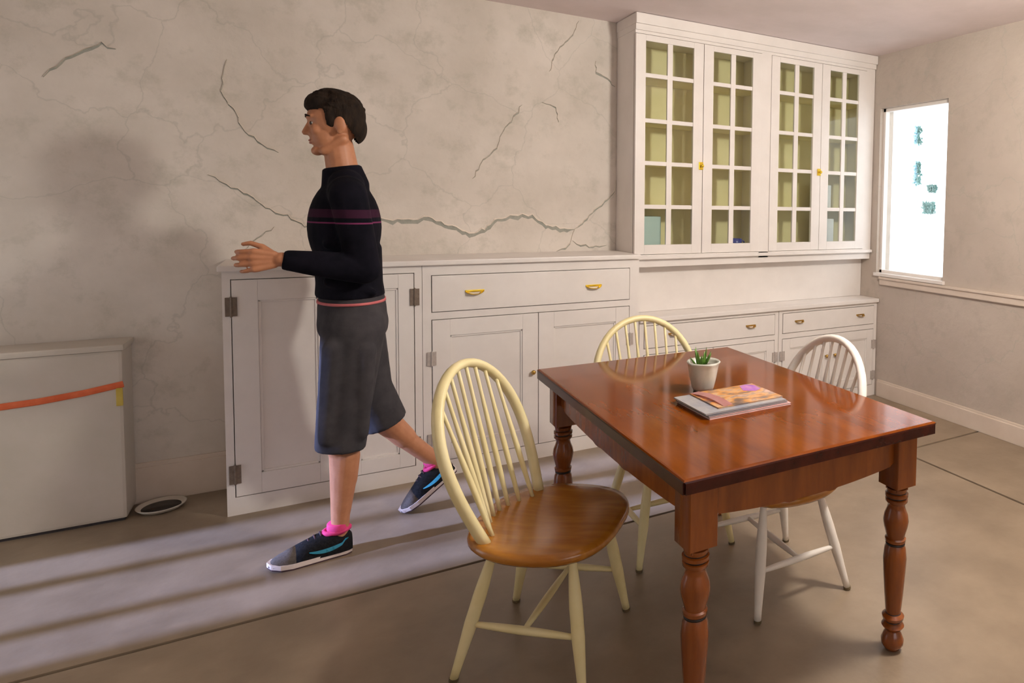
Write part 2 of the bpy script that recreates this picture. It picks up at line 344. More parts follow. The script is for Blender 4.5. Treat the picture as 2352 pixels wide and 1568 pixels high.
# ------------------------------------------------------------------ cabinetry
D = 3.71
def cup_pull(parent, x, z, y, m, s=1):
    b = bmesh.new(); N = 12; rows = []
    for i in range(N+1):
        a = math.pi*i/N; row = []
        for k in range(5):
            t = k/4*math.pi/2
            row.append(b.verts.new((x + .044*s*math.cos(a)*(.55+.45*math.cos(t)), y - .026*s*math.sin(t)*math.sin(a)**.5 if a not in (0, math.pi) else y, z + .017*s - (.034*s*math.sin(a)*math.cos(t)*.55) - .014*s*(1-math.cos(t)))))
        rows.append(row)
    for p, q in zip(rows, rows[1:]):
        for k in range(4): b.faces.new((p[k], q[k], q[k+1], p[k+1]))
    bmesh.ops.remove_doubles(b, verts=b.verts[:], dist=.0003)
    bmesh.ops.solidify(b, geom=b.faces[:], thickness=.002)
    bx(b, x-.046*s, x+.046*s, y-.004, y+.001, z+.010*s, z+.021*s, .002)
    return autosmooth(obj('cup_pull', b, m, parent), 50)
def knob(parent, x, z, y, m, r=.013):
    b = bmesh.new(); lathe(b, [(r*.45, 0), (r*.4, .010), (r*.9, .014), (r, .02), (r*.8, .026), (r*.3, .029)], 16, Matrix.Translation((x, y, z)) @ Matrix.Rotation(R(90), 4, 'X'))
    return obj('knob', b, m, parent, True)
def hinge(parent, x, z, y, m, h=.075):
    b = bmesh.new(); bx(b, x-.022, x-.004, y-.004, y+.001, z-h/2, z+h/2, .001); bx(b, x+.004, x+.022, y-.004, y+.001, z-h/2, z+h/2, .001)
    capsule(b, (x, y-.004, z-h/2), (x, y-.004, z+h/2), .005, .005, 8)
    return obj('hinge', b, m, parent)
def panel_door(parent, x0, x1, z0, z1, fr=.085, yo=0):
    y0 = D-.003+yo; y1 = D+.018+yo; b = bmesh.new()
    bx(b, x0, x0+fr, y0, y1, z0, z1, .002); bx(b, x1-fr, x1, y0, y1, z0, z1, .002)
    bx(b, x0+fr, x1-fr, y0, y1, z0, z0+fr, .002); bx(b, x0+fr, x1-fr, y0, y1, z1-fr, z1, .002)
    d = obj('door', b, 'white', parent)
    b = bmesh.new(); bx(b, x0+fr-.004, x1-fr+.004, y0+.011, y1-.002, z0+fr-.004, z1-fr+.004)
    obj('panel', b, 'white', d)
    b = bmesh.new(); q = .010; X0, X1, Z0, Z1 = x0+fr, x1-fr, z0+fr, z1-fr
    bx(b, X0, X0+q, y0+.005, y0+.013, Z0, Z1, .003); bx(b, X1-q, X1, y0+.005, y0+.013, Z0, Z1, .003); bx(b, X0, X1, y0+.005, y0+.013, Z0, Z0+q, .003); bx(b, X0, X1, y0+.005, y0+.013, Z1-q, Z1, .003)
    obj('panel_moulding', b, 'white', d)
    return d
def drawer(parent, x0, x1, z0, z1):
    d = obj('drawer', box(x0, x1, D-.004, D+.018, z0, z1, .003), 'white', parent); return d
def carcass(parent, x0, x1, ztop, openings):
    obj('body', box(x0, x1, D+.024, WY1-.004, .0, ztop), 'white', parent)
    xs = sorted({x0, x1, *[o[0] for o in openings], *[o[1] for o in openings]}); zs = sorted({.0, ztop, *[o[2] for o in openings], *[o[3] for o in openings]})
    b = bmesh.new()
    for xa, xb in zip(xs, xs[1:]):
        run = None
        for za, zb in zip(zs, zs[1:]):
            if any(o[0] <= (xa+xb)/2 <= o[1] and o[2] <= (za+zb)/2 <= o[3] for o in openings): continue
            bx(b, xa, xb, D, D+.024, za, zb)
    bmesh.ops.remove_doubles(b, verts=b.verts[:], dist=.0001)
    obj('face_frame', b, 'white', parent)
g = .004
# tall cupboard with two plain doors
c1 = thing('cupboard', 'tall white double-door cupboard behind the walking person', 'cupboard', (0, 0, 0), 0, 'built-in base cabinets')
ops = [(-.315, .428, .082, 1.078)]
carcass(c1, -.345, .462, 1.113, ops)
dl = panel_door(c1, -.315+g, .110-.002, .086, 1.074, .095); dr = panel_door(c1, .110+.002, .428-g, .086, 1.074, .07)
for z in (.955, .19): hinge(dl, -.313, z, D-.004, 'hinge', .085); hinge(dr, .428, z, D-.004, 'hinge', .085)
lt = obj('latch', box(.088, .150, D-.016, D-.003, .522, .572, .004), 'blackiron', dr)
b = bmesh.new(); capsule(b, (.108, D-.016, .548), (.108, D-.032, .548), .008, .011, 12); obj('latch_knob', b, 'blackiron', lt, True)
# drawer unit
c2 = thing('drawer_cabinet', 'white cabinet with one wide two-pull drawer over doors beside the tall cupboard', 'cabinet', (0, 0, 0), 0, 'built-in base cabinets')
carcass(c2, .464, 1.66, 1.113, [(.505, 1.60, .868, 1.062), (.505, 1.60, .082, .832)])
dw = drawer(c2, .505+g, 1.60-g, .868+g, 1.062-g)
cup_pull(dw, .716, .955, D-.004, 'brass', 1.05); cup_pull(dw, 1.372, .950, D-.004, 'brass', 1.05)
da = panel_door(c2, .505+g, 1.052-.002, .086, .828, .085); db = panel_door(c2, 1.052+.002, 1.60-g, .086, .828, .085)
for z in (.63, .20): hinge(da, .505, z, D-.004, 'hingegrey', .07); hinge(db, 1.60, z, D-.004, 'hingegrey', .07)
knob(da, 1.02, .50, D-.004, 'oldbrass'); knob(db, 1.085, .50, D-.004, 'oldbrass')
tag(obj('worktop', box(-.36, 1.660, D-.022, WY1-.003, 1.114, 1.140, .006), 'white'), 'white high worktop on the tall cupboard and the wide-drawer cabinet', 'worktop')
# lower units
for x0, x1, lab in ((1.664, 2.712, 'low white cabinet with two aged pulls behind the cream chair at the table end'), (2.716, 3.645, 'low white cabinet with two aged pulls in the corner beside the window wall')):
    c = thing('low_cabinet', lab, 'cabinet', (0, 0, 0), 0, 'built-in base cabinets')
    mx = (x0+x1)/2; oa, ob_ = x0+.03, x1-.03
    carcass(c, x0, x1, .722, [(oa, ob_, .555, .700), (oa, ob_, .082, .520)])
    dw = drawer(c, oa+g, ob_-g, .555+g, .700-g)
    for s in (-1, 1): cup_pull(dw, mx+s*.29, .625, D-.004, 'oldbrass', .85)
    da = panel_door(c, oa+g, mx-.002, .086, .516, .065); db = panel_door(c, mx+.002, ob_-g, .086, .516, .065)
    for z in (.40, .16): hinge(da, oa, z, D-.004, 'hingegrey', .065); hinge(db, ob_, z, D-.004, 'hingegrey', .065)
    knob(da, mx-.04, .36, D-.004, 'oldbrass'); knob(db, mx+.04, .36, D-.004, 'oldbrass')
tag(obj('worktop', box(1.662, 3.647, D-.022, WY1-.003, .723, .752, .006), 'white'), 'white low worktop in front of the splashback under the glazed cabinet', 'worktop')
tag(obj('splashback', box(1.662, 3.647, 3.90, 3.925, .753, 1.048, .002), 'white'), 'plain white splashback panel between low worktop and glazed cabinet', 'panel')
# glazed wall cabinet
U = 3.80; ux0, ux1, uz0, uz1 = 1.663, 3.645, 1.09, 2.50
dc = thing('glazed_cabinet', 'white wall cabinet with four glass doors of small panes', 'cabinet')
b = bmesh.new(); bx(b, ux0, ux0+.018, U+.024, WY1-.004, uz0, uz1); bx(b, ux1-.018, ux1, U+.024, WY1-.004, uz0, uz1)
bx(b, ux0+.018, ux1-.018, U+.024, WY1-.004, uz1-.03, uz1); bx(b, ux0+.018, ux1-.018, U+.024, WY1-.004, uz0, uz0+.04); bx(b, 2.625, 2.643, U+.024, WY1-.004, uz0+.04, uz1-.03)
obj('body', b, 'white', dc)
obj('back_panel', box(ux0+.018, ux1-.018, WY1-.016, WY1-.005, uz0+.04, uz1-.03), 'inner', dc)
for z in (1.43, 1.70, 1.96, 2.235):
    for xa, xb in ((ux0+.018, 2.625), (2.643, ux1-.018)): obj('shelf', box(xa, xb, U+.045, WY1-.016, z-.009, z+.009), 'inner', dc)
DX = [(1.665, 2.137), (2.141, 2.592), (2.676, 3.122), (3.126, 3.560)]
b = bmesh.new(); bx(b, 2.594, 2.674, U, U+.024, uz0, uz1); bx(b, 3.562, ux1, U, U+.024, uz0, uz1); bx(b, ux0, 2.594, U, U+.024, 2.482, uz1); bx(b, 2.674, 3.562, U, U+.024, 2.482, uz1); bx(b, ux0, 3.562, U, U+.024, uz0, 1.128)
obj('face_frame', b, 'white', dc)
b = bmesh.new(); bx(b, ux0-.004, ux1, U-.014, WY1-.004, 2.50, 2.54, .004); bx(b, ux0-.008, ux1, U-.030, WY1-.004, 2.535, CZ-.002, .006)
obj('cornice', b, 'white', dc)
b = bmesh.new(); bx(b, ux0+.014, ux1, U-.022, U+.03, 1.10, 1.122, .005); bx(b, ux0+.014, ux1, U+.005, WY1-.004, 1.05, 1.089, .003)
obj('ledge', b, 'white', dc)
RZ = [1.190, 1.428, 1.698, 1.960, 2.236, 2.442]   # glazing bar heights
GL = [(1.731, 2.066), (2.212, 2.520), (2.746, 3.049), (3.200, 3.482)]
for i, ((x0, x1), (q0, q1)) in enumerate(zip(DX, GL)):
    y0, y1 = U-.004, U+.018; z0, z1 = 1.131, 2.479; b = bmesh.new()
    bx(b, x0, q0, y0, y1, z0, z1, .002); bx(b, q1, x1, y0, y1, z0, z1, .002); bx(b, q0, q1, y0, y1, z0, RZ[0], .002); bx(b, q0, q1, y0, y1, RZ[-1], z1, .002)
    d = obj('door', b, 'white', dc); xm = (q0+q1)/2
    obj('glazing_bar', box(xm-.018, xm+.018, y0+.003, y1-.003, RZ[0], RZ[-1], .003), 'white', d)
    for z in RZ[1:-1]: obj('glazing_bar', box(q0, q1, y0+.005, y1-.005, z-.013, z+.013, .003), 'white', d)
    for za, zb in zip(RZ, RZ[1:]):
        for xa, xb in ((q0, xm), (xm, q1)): obj('pane', box(xa, xb, y0+.010, y0+.013, za, zb), 'pane', d)
    if i in (0, 2):
        kx = x1-.012; b = bmesh.new(); bx(b, kx-.016, kx+.016, y0-.006, y0, 1.672, 1.722, .003); k = obj('catch', b, 'brass', d); knob(k, kx, 1.697, y0-.004, 'brass', .011)
# things on the bottom shelf behind the glass
zs = uz0+.041
tag(obj('storage_box', box(1.72, 1.88, 3.87, 4.03, zs, zs+.235, .004), 'bluebox'), 'pale blue box standing behind the lowest panes of the glazed cabinet', 'box')
b = lathe(bmesh.new(), [(.026, 0), (.036, .006), (.042, .05), (.044, .085), (.040, .085), (.037, .05), (.03, .012), (.002, .010)], 24)
c = obj('bowl_cup', b, 'bluecup', None, True, (2.47, 3.90, 1.131)); c.name = 'cup'; c.location.z = zs+.0; tag(c, 'small cobalt blue cup behind the lowest panes of the glazed cabinet', 'cup')
tb = bmesh.new(); tube(tb, [(.042, 0, .07), (.066, 0, .066), (.07, 0, .045), (.06, 0, .028), (.038, 0, .026)], .005, 8); obj('handle', tb, 'bluecup', c, True)
tag(obj('storage_box', box(3.23, 3.345, 3.89, 4.02, zs, zs+.225, .004), 'lavender'), 'lavender white box behind the lowest panes of the corner glass door', 'box')
tag(obj('storage_box', box(3.22, 3.32, 3.90, 4.02, 1.44, 1.61, .004), 'lavender'), 'small lavender white box on the second shelf of the corner glass door', 'box')

# ------------------------------------------------------------------ low cabinet and dish at the left
lc = thing('storage_chest', 'low dull white chest with an orange-red strap across its front', 'chest', (-1.10, 3.98, 0))
obj('body', box(-.36, .385, -.085, .105, .012, .765, .012), 'appliance', lc)
obj('lid', box(-.37, .393, -.095, .107, .765, .792, .008), 'appliance', lc)
obj('plinth', box(-.35, .375, -.075, .10, 0, .02), 'joint', lc)
b = bmesh.new(); tube(b, [(-.37, -.088, .545), (-.1, -.089, .562), (.12, -.089, .575), (.26, -.089, .592), (.387, -.088, .615)], .014, 8, (Vector((0, 1, 0)), .3)); obj('strap', b, 'orange', lc)
obj('tag', box(.362, .385, -.093, -.086, .52, .60, .003), 'yellow', lc)
b = lathe(bmesh.new(), [(.055, 0), (.075, .004), (.088, .016), (.092, .022), (.086, .022), (.072, .010), (.05, .006), (.002, .006)], 32)
ds = thing('dish', 'small shallow dish with dark bottom on the floor beside the cupboard', 'dish', (-.61, 3.965, 0))
obj('rim', b, 'appliance', ds, True)
obj('dark_bottom', lathe(bmesh.new(), [(.070, .0065), (.072, .0105), (.002, .0115)], 32), 'blackiron', ds, True)

# ------------------------------------------------------------------ dining table
TX0, TX1, TY0, TY1, TZ = .757, 1.668, 1.415, 2.69, .77
tbl = thing('dining_table', 'glossy reddish-brown wooden dining table with turned legs', 'table', ((TX0+TX1)/2, (TY0+TY1)/2, 0))
hw, hl = (TX1-TX0)/2, (TY1-TY0)/2
b = box(-hw, hw, -hl, hl, TZ-.038, TZ); bmesh.ops.bevel(b, geom=[e for e in b.edges if all(v.co.z > TZ-.001 for v in e.verts)], offset=.009, segments=3, affect='EDGES', profile=.5)
bmesh.ops.bevel(b, geom=[e for e in b.edges if abs(e.verts[0].co.z-e.verts[1].co.z) > .02], offset=.006, segments=2, affect='EDGES')
tt = obj('tabletop', b, 'wood', tbl)
tt.data.materials.append(M['wooddark'])
for p in tt.data.polygons:
    if abs(p.normal.z) < .6: p.material_index = 1
lx, ly = hw-.083, hl-.083; LW = .043
leg_prof = [(.012, .0), (.024, .004), (.036, .022), (.037, .036), (.030, .054), (.022, .066), (.030, .074), (.037, .084), (.030, .094), (.022, .098), (.034, .106), (.036, .116), (.024, .126), (.026, .14), (.031, .20), (.036, .27), (.038, .31), (.034, .345), (.027, .358), (.026, .362), (.033, .366), (.034, .376), (.029, .38), (.031, .39), (.038, .415), (.041, .435), (.038, .455), (.030, .475), (.027, .487), (.032, .496), (.036, .500), (.036, .508), (.030, .511), (.030, .514), (.037, .517), (.037, .526), (.031, .529), (.034, .545)]
def leg(x, y):
    b = lathe(bmesh.new(), leg_prof, 28, Matrix.Translation((x, y, 0)))
    t = box(x-LW, x+LW, y-LW, y+LW, .538, TZ-.038); bmesh.ops.bevel(t, geom=[e for e in t.edges if all(v.co.z < .54 for v in e.verts)], offset=.018, segments=3, affect='EDGES'); bmesh.ops.bevel(t, geom=[e for e in t.edges if abs(e.verts[0].co.z-e.verts[1].co.z) > .1], offset=.003, segments=1, affect='EDGES')
    me = bpy.data.meshes.new('t'); t.to_mesh(me); t.free(); b.from_mesh(me); bpy.data.meshes.remove(me)
    o = autosmooth(obj('leg', b, 'woodleg', tbl), 45)
    gb = bmesh.new()
    for z in (.5125, .5305, .360, .096, .124):
        r = .0315 if z > .3 else .0255
        lathe(gb, [(r*.9, z-.0035), (r, z-.003), (r, z+.003), (r*.9, z+.0035)], 28, Matrix.Translation((x, y, 0)))
    obj('groove', gb, 'groove', o, True)
for sx in (-1, 1):
    for sy in (-1, 1): leg(sx*lx, sy*ly)
def apron(L_, rot, off):
    out = []; N = 40; zt, za, zb = TZ-.038, .628, .605
    out.append((-L_/2, zt)); 
    bot = []
    for i in range(N+1):
        x = -L_/2 + L_*i/N; t = abs(x)/(L_/2); z = .632 - .022*(1-t*t)
        if t > .95: z += .010
        if .16 < t < .30: z -= .005*math.sin((t-.16)/.14*math.pi)
        bot.append((x, z))
    out = [(-L_/2, zt)] + bot + [(L_/2, zt)]
    b = bmesh.new(); f = [b.verts.new((x, -.011, z)) for x, z in out]; k = [b.verts.new((x, .011, z)) for x, z in out]; n = len(out)
    b.faces.new(f); b.faces.new(k[::-1])
    for i in range(n): b.faces.new((f[i], k[i], k[(i+1) % n], f[(i+1) % n]))
    o = obj('apron', b, 'woodleg', tbl); o.rotation_euler = (0, 0, rot); o.location = off; return o
apron(2*(lx-LW)+.004, 0, (0, -ly-.012, 0)); apron(2*(lx-LW)+.004, 0, (0, ly+.012, 0)); apron(2*(ly-LW)+.004, R(90), (-lx-.012, 0, 0)); apron(2*(ly-LW)+.004, R(90), (lx+.012, 0, 0))

# ------------------------------------------------------------------ Windsor chairs (front is local +x)
SH = .432
def make_chair(label, frame, seatm):
    t = thing('windsor_chair', label, 'chair', group='bow-back chairs around the table')
    # saddle seat
    N = 44; out = []
    for i in range(N):
        a = 2*math.pi*i/N; c, s = math.cos(a), math.sin(a)
        x = .234*math.copysign(abs(c)**(.78 if c > 0 else .85), c); y = .260*math.copysign(abs(s)**.72, s)*(1 - .05*(c < 0)*abs(c))
        out.append((x, y))
    def zt(x, y, k):
        d = -.014*max(0, 1-((x+.03)/.19)**2)*max(0, 1-(y/.2)**2)
        return SH + d + .004*max(0, x/.2)
    b = bmesh.new(); rings = []
    for k, dz, top in ((.84, -.040, 0), (.95, -.034, 0), (1.0, -.020, 0), (1.0, -.010, 0), (.975, 0, 1), (.90, 0, 1), (.75, 0, 1), (.55, 0, 1), (.3, 0, 1)):
        rings.append([b.verts.new((x*k, y*k, zt(x*k, y*k, k) if top else SH+dz+.002*max(0, x/.2))) for x, y in out])
    for p, q in zip(rings, rings[1:]):
        for i in range(N): b.faces.new((p[i], p[(i+1) % N], q[(i+1) % N], q[i]))
    b.faces.new(rings[0][::-1])
    cv = b.verts.new((0, 0, zt(0, 0, 0)))
    for i in range(N): b.faces.new((rings[-1][i], rings[-1][(i+1) % N], cv))
    obj('seat', b, seatm, t, True)
    # bow
    rake = math.atan2(.187, .5); ax = Vector((-math.sin(rake), 0, math.cos(rake))); lat = Vector((0, 1, 0)); org = Vector((-.128, 0, SH-.008))
    C0, A, B = .255, .242, .268
    pts = []
    for i in range(9): v = C0*i/8; u = .188 + (A-.188)*math.sin(math.pi/2*i/8); pts.append((u, v))
    for i in range(1, 24): a = math.pi*i/24; pts.append((A*math.cos(a), C0+B*math.sin(a)))
    for i in range(8, -1, -1): v = C0*i/8; u = .188 + (A-.188)*math.sin(math.pi/2*i/8); pts.append((-u, v))
    nrm = lat.cross(ax)
    obj('bow', tube(bmesh.new(), [org + lat*u + ax*v for u, v in pts], .0150, 12, (nrm, 1.25)), frame, t, True)
    for i in range(8):
        q = (i-3.5)/3.5; y0 = .140*q; x0 = -.128 - .060*(1-q*q); u = .172*q; v = C0 + B*math.sqrt(1-(u/A)**2) - .004
        p0 = Vector((x0, y0, SH-.012)); p1 = org + lat*u + ax*v
        K = 9; obj('spindle', tube(bmesh.new(), [p0.lerp(p1, k/K) for k in range(K+1)], [.0062 + .0032*math.sin(math.pi*min(1, (k/K)*1.3)) if k/K < .77 else .0062 for k in range(K+1)], 8), frame, t, True)
    legs = {}
    for nm, top, foot in (('fl', (.125, .145), (.187, .215)), ('fr', (.125, -.145), (.187, -.215)), ('bl', (-.125, .125), (-.222, .205)), ('br', (-.125, -.125), (-.222, -.205))):
        p0 = Vector((*top, SH-.032)); p1 = Vector((*foot, .006)); rs = [.011, .013, .016, .0185, .020, .0195, .020, .0175, .0155, .0135, .0125]
        K = len(rs)-1; o = obj('leg', tube(bmesh.new(), [p0.lerp(p1, k/K) for k in range(K+1)], rs, 12), frame, t, True); legs[nm] = (p0, p1)
        cb = bmesh.new(); tube(cb, [p1 + (p0-p1)*.012 + Vector((0, 0, 0)), p1 - Vector((0, 0, .004))], [.0145, .014], 12); obj('foot_cap', cb, 'rubber', o)
    def st(a, c):
        K = 8; obj('stretcher', tube(bmesh.new(), [a.lerp(c, k/K) for k in range(K+1)], [.0075 + .005*math.sin(math.pi*k/K) for k in range(K+1)], 10), frame, t, True)
    sl = [legs[k][0].lerp(legs[k][1], .60) for k in ('fl', 'bl', 'fr', 'br')]
    st(sl[0], sl[1]); st(sl[2], sl[3]); st(sl[0].lerp(sl[1], .5), sl[2].lerp(sl[3], .5))
    return t
ch = make_chair('cream bow-back wooden chair with honey seat pulled out from the table beside the walker', 'cream', 'honey')
ch.location = (.638, 2.094, 0); ch.rotation_euler = (0, 0, R(-40))
c2_ = copy_tree(ch); c2_.location = (1.275, 2.53, 0); c2_.rotation_euler = (0, 0, R(-90))
c2_['label'] = 'cream bow-back chair tucked under the table end nearest the cabinets'
c3 = make_chair('white bow-back chair tucked under the table side nearest the window wall', 'chairwhite', 'honey')
c3.location = (1.474, 2.045, 0); c3.rotation_euler = (0, 0, R(178))

# ------------------------------------------------------------------ things on the table
pot = thing('potted_succulent', 'small green succulent in a pale celadon pot on the table', 'plant', (1.190, 2.085, TZ))
prof = [(.022, .004), (.036, .006), (.040, .016), (.049, .05), (.055, .085), (.058, .100), (.062, .106), (.059, .111), (.053, .104), (.048, .085), (.002, .083)]
b = bmesh.new(); lathe(b, prof, 40)
for v in b.verts:     # swirled fluting
    a = math.atan2(v.co.y, v.co.x); r = math.hypot(v.co.x, v.co.y)
    if r > .03 and v.co.z < .108: k = 1+.028*math.sin(5*a + v.co.z*28); v.co.x *= k; v.co.y *= k
obj('pot', b, 'glaze', pot, True)
obj('saucer', lathe(bmesh.new(), [(.030, 0), (.036, .002), (.037, .007), (.030, .008)], 32), 'blackiron', pot, True)
obj('soil', lathe(bmesh.new(), [(.046, .083), (.047, .090), (.03, .094), (.002, .096)], 24), 'soil', pot, True)
rl = random.Random(3)
for i in range(13):
    a = i*2.4 + rl.uniform(-.3, .3); lean = rl.uniform(.15, .85) if i > 2 else .15; L_ = rl.uniform(.035, .058) + (.012 if i < 3 else 0); base = Vector((-.010 + .012*math.cos(a), .012*math.sin(a), .090))
    dr_ = Vector((math.cos(a)*math.sin(lean), math.sin(a)*math.sin(lean), math.cos(lean))); curl = Vector((0, 0, .012))
    pts = [base + dr_*L_*t + curl*t*t for t in (0, .25, .5, .75, 1)]
    b = tube(bmesh.new(), pts, [.0035, .006, .0066, .0048, .0008], 8, (Vector((math.cos(a), math.sin(a), .01)), .5)); obj('leaf', b, 'leaf', pot, True)
def magazine(label, cx, cy, z, lx_, ly_, th, rz, cov, extra=None):
    m = thing('magazine', label, 'magazine', (cx, cy, z), R(rz), 'stack of magazines on the table')
    obj('pages', box(-lx_/2+.002, lx_/2-.002, -ly_/2+.002, ly_/2-.002, .0006, th-.0006), 'paper', m)
    b = bmesh.new(); bx(b, -lx_/2, lx_/2, -ly_/2, ly_/2, th-.0008, th); bx(b, -lx_/2, lx_/2, -ly_/2, ly_/2, 0, .0008); bx(b, -lx_/2, lx_/2, ly_/2-.001, ly_/2, 0, th)
    c = obj('cover', b, cov, m); return m, c
z = TZ+.0005
magazine('pink-edged magazine lying at the bottom of the stack', 1.205, 1.895, z, .325, .215, .007, 1, 'pinkpaper'); z += .0073
magazine('dark-covered magazine in the middle of the stack', 1.198, 1.898, z, .32, .212, .006, 2, 'darkcover'); z += .0063
magazine('thin grey-blue magazine just below the top colourful one', 1.192, 1.902, z, .320, .215, .005, 1, 'greycover'); z += .0053
m4, cv4 = magazine('colourful orange and violet magazine on top of the stack', 1.225, 1.915, z, .262, .19, .004, 1, 'cover')
b = bmesh.new(); A = []; Bv = []
for i in range(13):
    t = i/12; y = .093 - .186*t; x = -.130 + .022*math.sin(t*1.5) ; zz = .0045 + .007*math.sin(math.pi*t)
    A.append(b.verts.new((x, y, zz))); Bv.append(b.verts.new((x+.034, y, zz+.002)))
for i in range(12): b.faces.new((A[i], A[i+1], Bv[i+1], Bv[i]))
bmesh.ops.solidify(b, geom=b.faces[:], thickness=.001); obj('curled_strip', b, 'pinkpaper', cv4)
b = bmesh.new(); prism(b, [(.05, .03), (.085, .005), (.118, .02), (.124, .07), (.10, .09), (.07, .085)], .0041, .0046); obj('violet_print', b, 'purple', cv4)

# ------------------------------------------------------------------ foliage outside the window
shrub = thing('garden_shrub', 'sparse blue-green shrub outside the bright window', 'shrub', (4.55, 4.08, -.05))
rs_ = random.Random(12)
for yc, z0, z1, wd in ((4.18, 2.01, 2.17, .022), (4.175, 1.65, 1.86, .026), (4.03, 1.405, 1.50, .055), (3.995, 1.595, 1.645, .03)):
    b = bmesh.new()
    for i in range(110):
        c = Vector((rs_.uniform(-.03, .03), yc-4.08+rs_.uniform(-wd, wd), rs_.uniform(z0, z1)+.05)); d = Vector((rs_.uniform(-.5, .5), rs_.uniform(-1, 1), rs_.uniform(-1, 1))).normalized()
        sd_ = d.cross(Vector((1, 0, 0))).normalized()*.011; l = d*.022
        b.faces.new([b.verts.new(c-l), b.verts.new(c+sd_), b.verts.new(c+l), b.verts.new(c-sd_)])
    bmesh.ops.solidify(b, geom=b.faces[:], thickness=.002)
    o = obj('foliage', b, 'tealleaf', shrub); o['kind'] = 'stuff'
    obj('stem', tube(bmesh.new(), [(0, 0, 0), (0, (yc-4.08)*.5, .5), (0, yc-4.08, z0+.09)], [.006, .004, .0015], 6), 'stem', shrub)

# ------------------------------------------------------------------ walking person
P = thing('person', 'walking person in black long-sleeved top, charcoal shorts and black teal-striped sneakers', 'person', (.12, 3.2, 0))
PL = Matrix.Translation((-.12, -3.2, 0))
def pobj(o): o.data.transform(PL); return o
LX, LY = .075, 3.10       # left ankle
b = bmesh.new()
ell(b, (.13, 3.2, .97), (.105, .155, .13)); ell(b, (.12, 3.2, 1.13), (.095, .138, .15)); ell(b, (.11, 3.2, 1.33), (.112, .16, .19))
capsule(b, (.115, 3.06, 1.475), (.115, 3.34, 1.475), .055, .055)
capsule(b, (.115, 3.2, 1.50), (.092, 3.2, 1.665), .062, .054)
# head, tilted a little forward
hr = Matrix.Rotation(R(-8), 3, 'Y'); hc = Vector((.085, 3.2, 1.70))
def H(x, y, z): return hc + hr @ Vector((x, y, z))
ell(b, H(.008, 0, .070), (.098, .077, .100), hr); ell(b, H(-.035, 0, .010), (.058, .056, .070), hr); ell(b, H(-.072, 0, -.052), (.024, .027, .020), hr)
capsule(b, H(-.080, 0, .064), H(-.103, 0, .024), .009, .0125); ell(b, H(-.092, 0, .020), (.013, .016, .009), hr)
ell(b, H(-.072, 0, .084), (.022, .052, .013), hr); ell(b, H(-.078, 0, -.014), (.018, .026, .014), hr)
ell(b, H(-.062, -.035, .03), (.024, .02, .026), hr); ell(b, H(-.062, .035, .03), (.024, .02, .026), hr)
capsule(b, H(.02, -.045, -.015), H(-.05, -.030, -.055), .022, .018); capsule(b, H(.02, .045, -.015), H(-.05, .030, -.055), .022, .018)
for s in (-1, 1): ell(b, H(.018, s*.080, .040), (.021, .010, .033), hr @ Matrix.Rotation(R(s*15), 3, 'Z')); ell(b, H(.012, s*.078, .012), (.010, .009, .012), hr)
# legs
capsule(b, (.135, 3.12, .93), (.088, 3.105, .53), .088, .060); capsule(b, (.088, 3.105, .53), (.082, 3.10, .44), .058, .052); capsule(b, (.098, 3.10, .40), (.090, 3.10, .30), .053, .049); capsule(b, (.090, 3.10, .31), (.080, 3.10, .17), .049, .034); capsule(b, (.085, 3.10, .44), (LX, LY, .10), .046, .032)
capsule(b, (LX, LY, .08), (-.03, 3.098, .035), .030, .016)
capsule(b, (.135, 3.28, .93), (.205, 3.315, .54), .088, .060); capsule(b, (.205, 3.315, .54), (.24, 3.32, .46), .058, .052); capsule(b, (.275, 3.325, .44), (.34, 3.335, .36), .054, .048); capsule(b, (.23, 3.32, .47), (.515, 3.355, .175), .047, .033)
capsule(b, (.515, 3.355, .165), (.42, 3.355, .06), .028, .016)
# arms
capsule(b, (.115, 3.015, 1.455), (.165, 2.995, 1.175), .050, .042); capsule(b, (.165, 2.995, 1.175), (-.10, 2.985, 1.218), .042, .027)
capsule(b, (.115, 3.385, 1.455), (.16, 3.405, 1.165), .050, .042); capsule(b, (.16, 3.405, 1.165), (.135, 3.40, .915), .042, .027)
def hand(W, sgn, RM=Matrix.Identity(3)):
    """hand reaching to -x from wrist W, palm toward the body (sgn = +1 body on +y side), thumb uppermost"""
    W = Vector(W); V = lambda x, y, z: W + RM @ Vector((-x, sgn*y, z))
    for i, (zz, l1, l2, l3) in enumerate(((.030, .040, .025, .020), (.0095, .044, .028, .022), (-.012, .040, .026, .021), (-.033, .032, .020, .018))):
        kz = zz*1.05; k0 = V(.015, 0, zz*.62); k1 = V(.082 - abs(i-1.2)*.005, -.003, kz); capsule(b, k0, k1, .0135, .0125, 12)
        p1 = k1 + RM @ Vector((-l1*.92, sgn*l1*.30, -.004+.002*(1.5-i))); p2 = p1 + RM @ Vector((-l2*.55, sgn*l2*.80, -.002)); p3 = p2 + RM @ Vector((l3*.05, sgn*l3*.98, 0))
        r = .0092 if i < 3 else .0078
        capsule(b, k1, p1, r+.001, r, 12); capsule(b, p1, p2, r, r*.93, 12); capsule(b, p2, p3, r*.93, r*.78, 12)
    t0 = V(.020, .008, .018); t1 = V(.052, .020, .046); t2 = V(.085, .026, .060); t3 = V(.108, .032, .056)
    capsule(b, t0, t1, .015, .0125, 12); capsule(b, t1, t2, .011, .0095, 12); capsule(b, t2, t3, .0095, .0078, 12)
hand((-.108, 2.985, 1.219), 1); hand((.134, 3.40, .908), -1, Matrix.Rotation(R(-90), 3, 'Y'))
body = pobj(fuse('body', b, 'skin', P, .004, 5, .5))
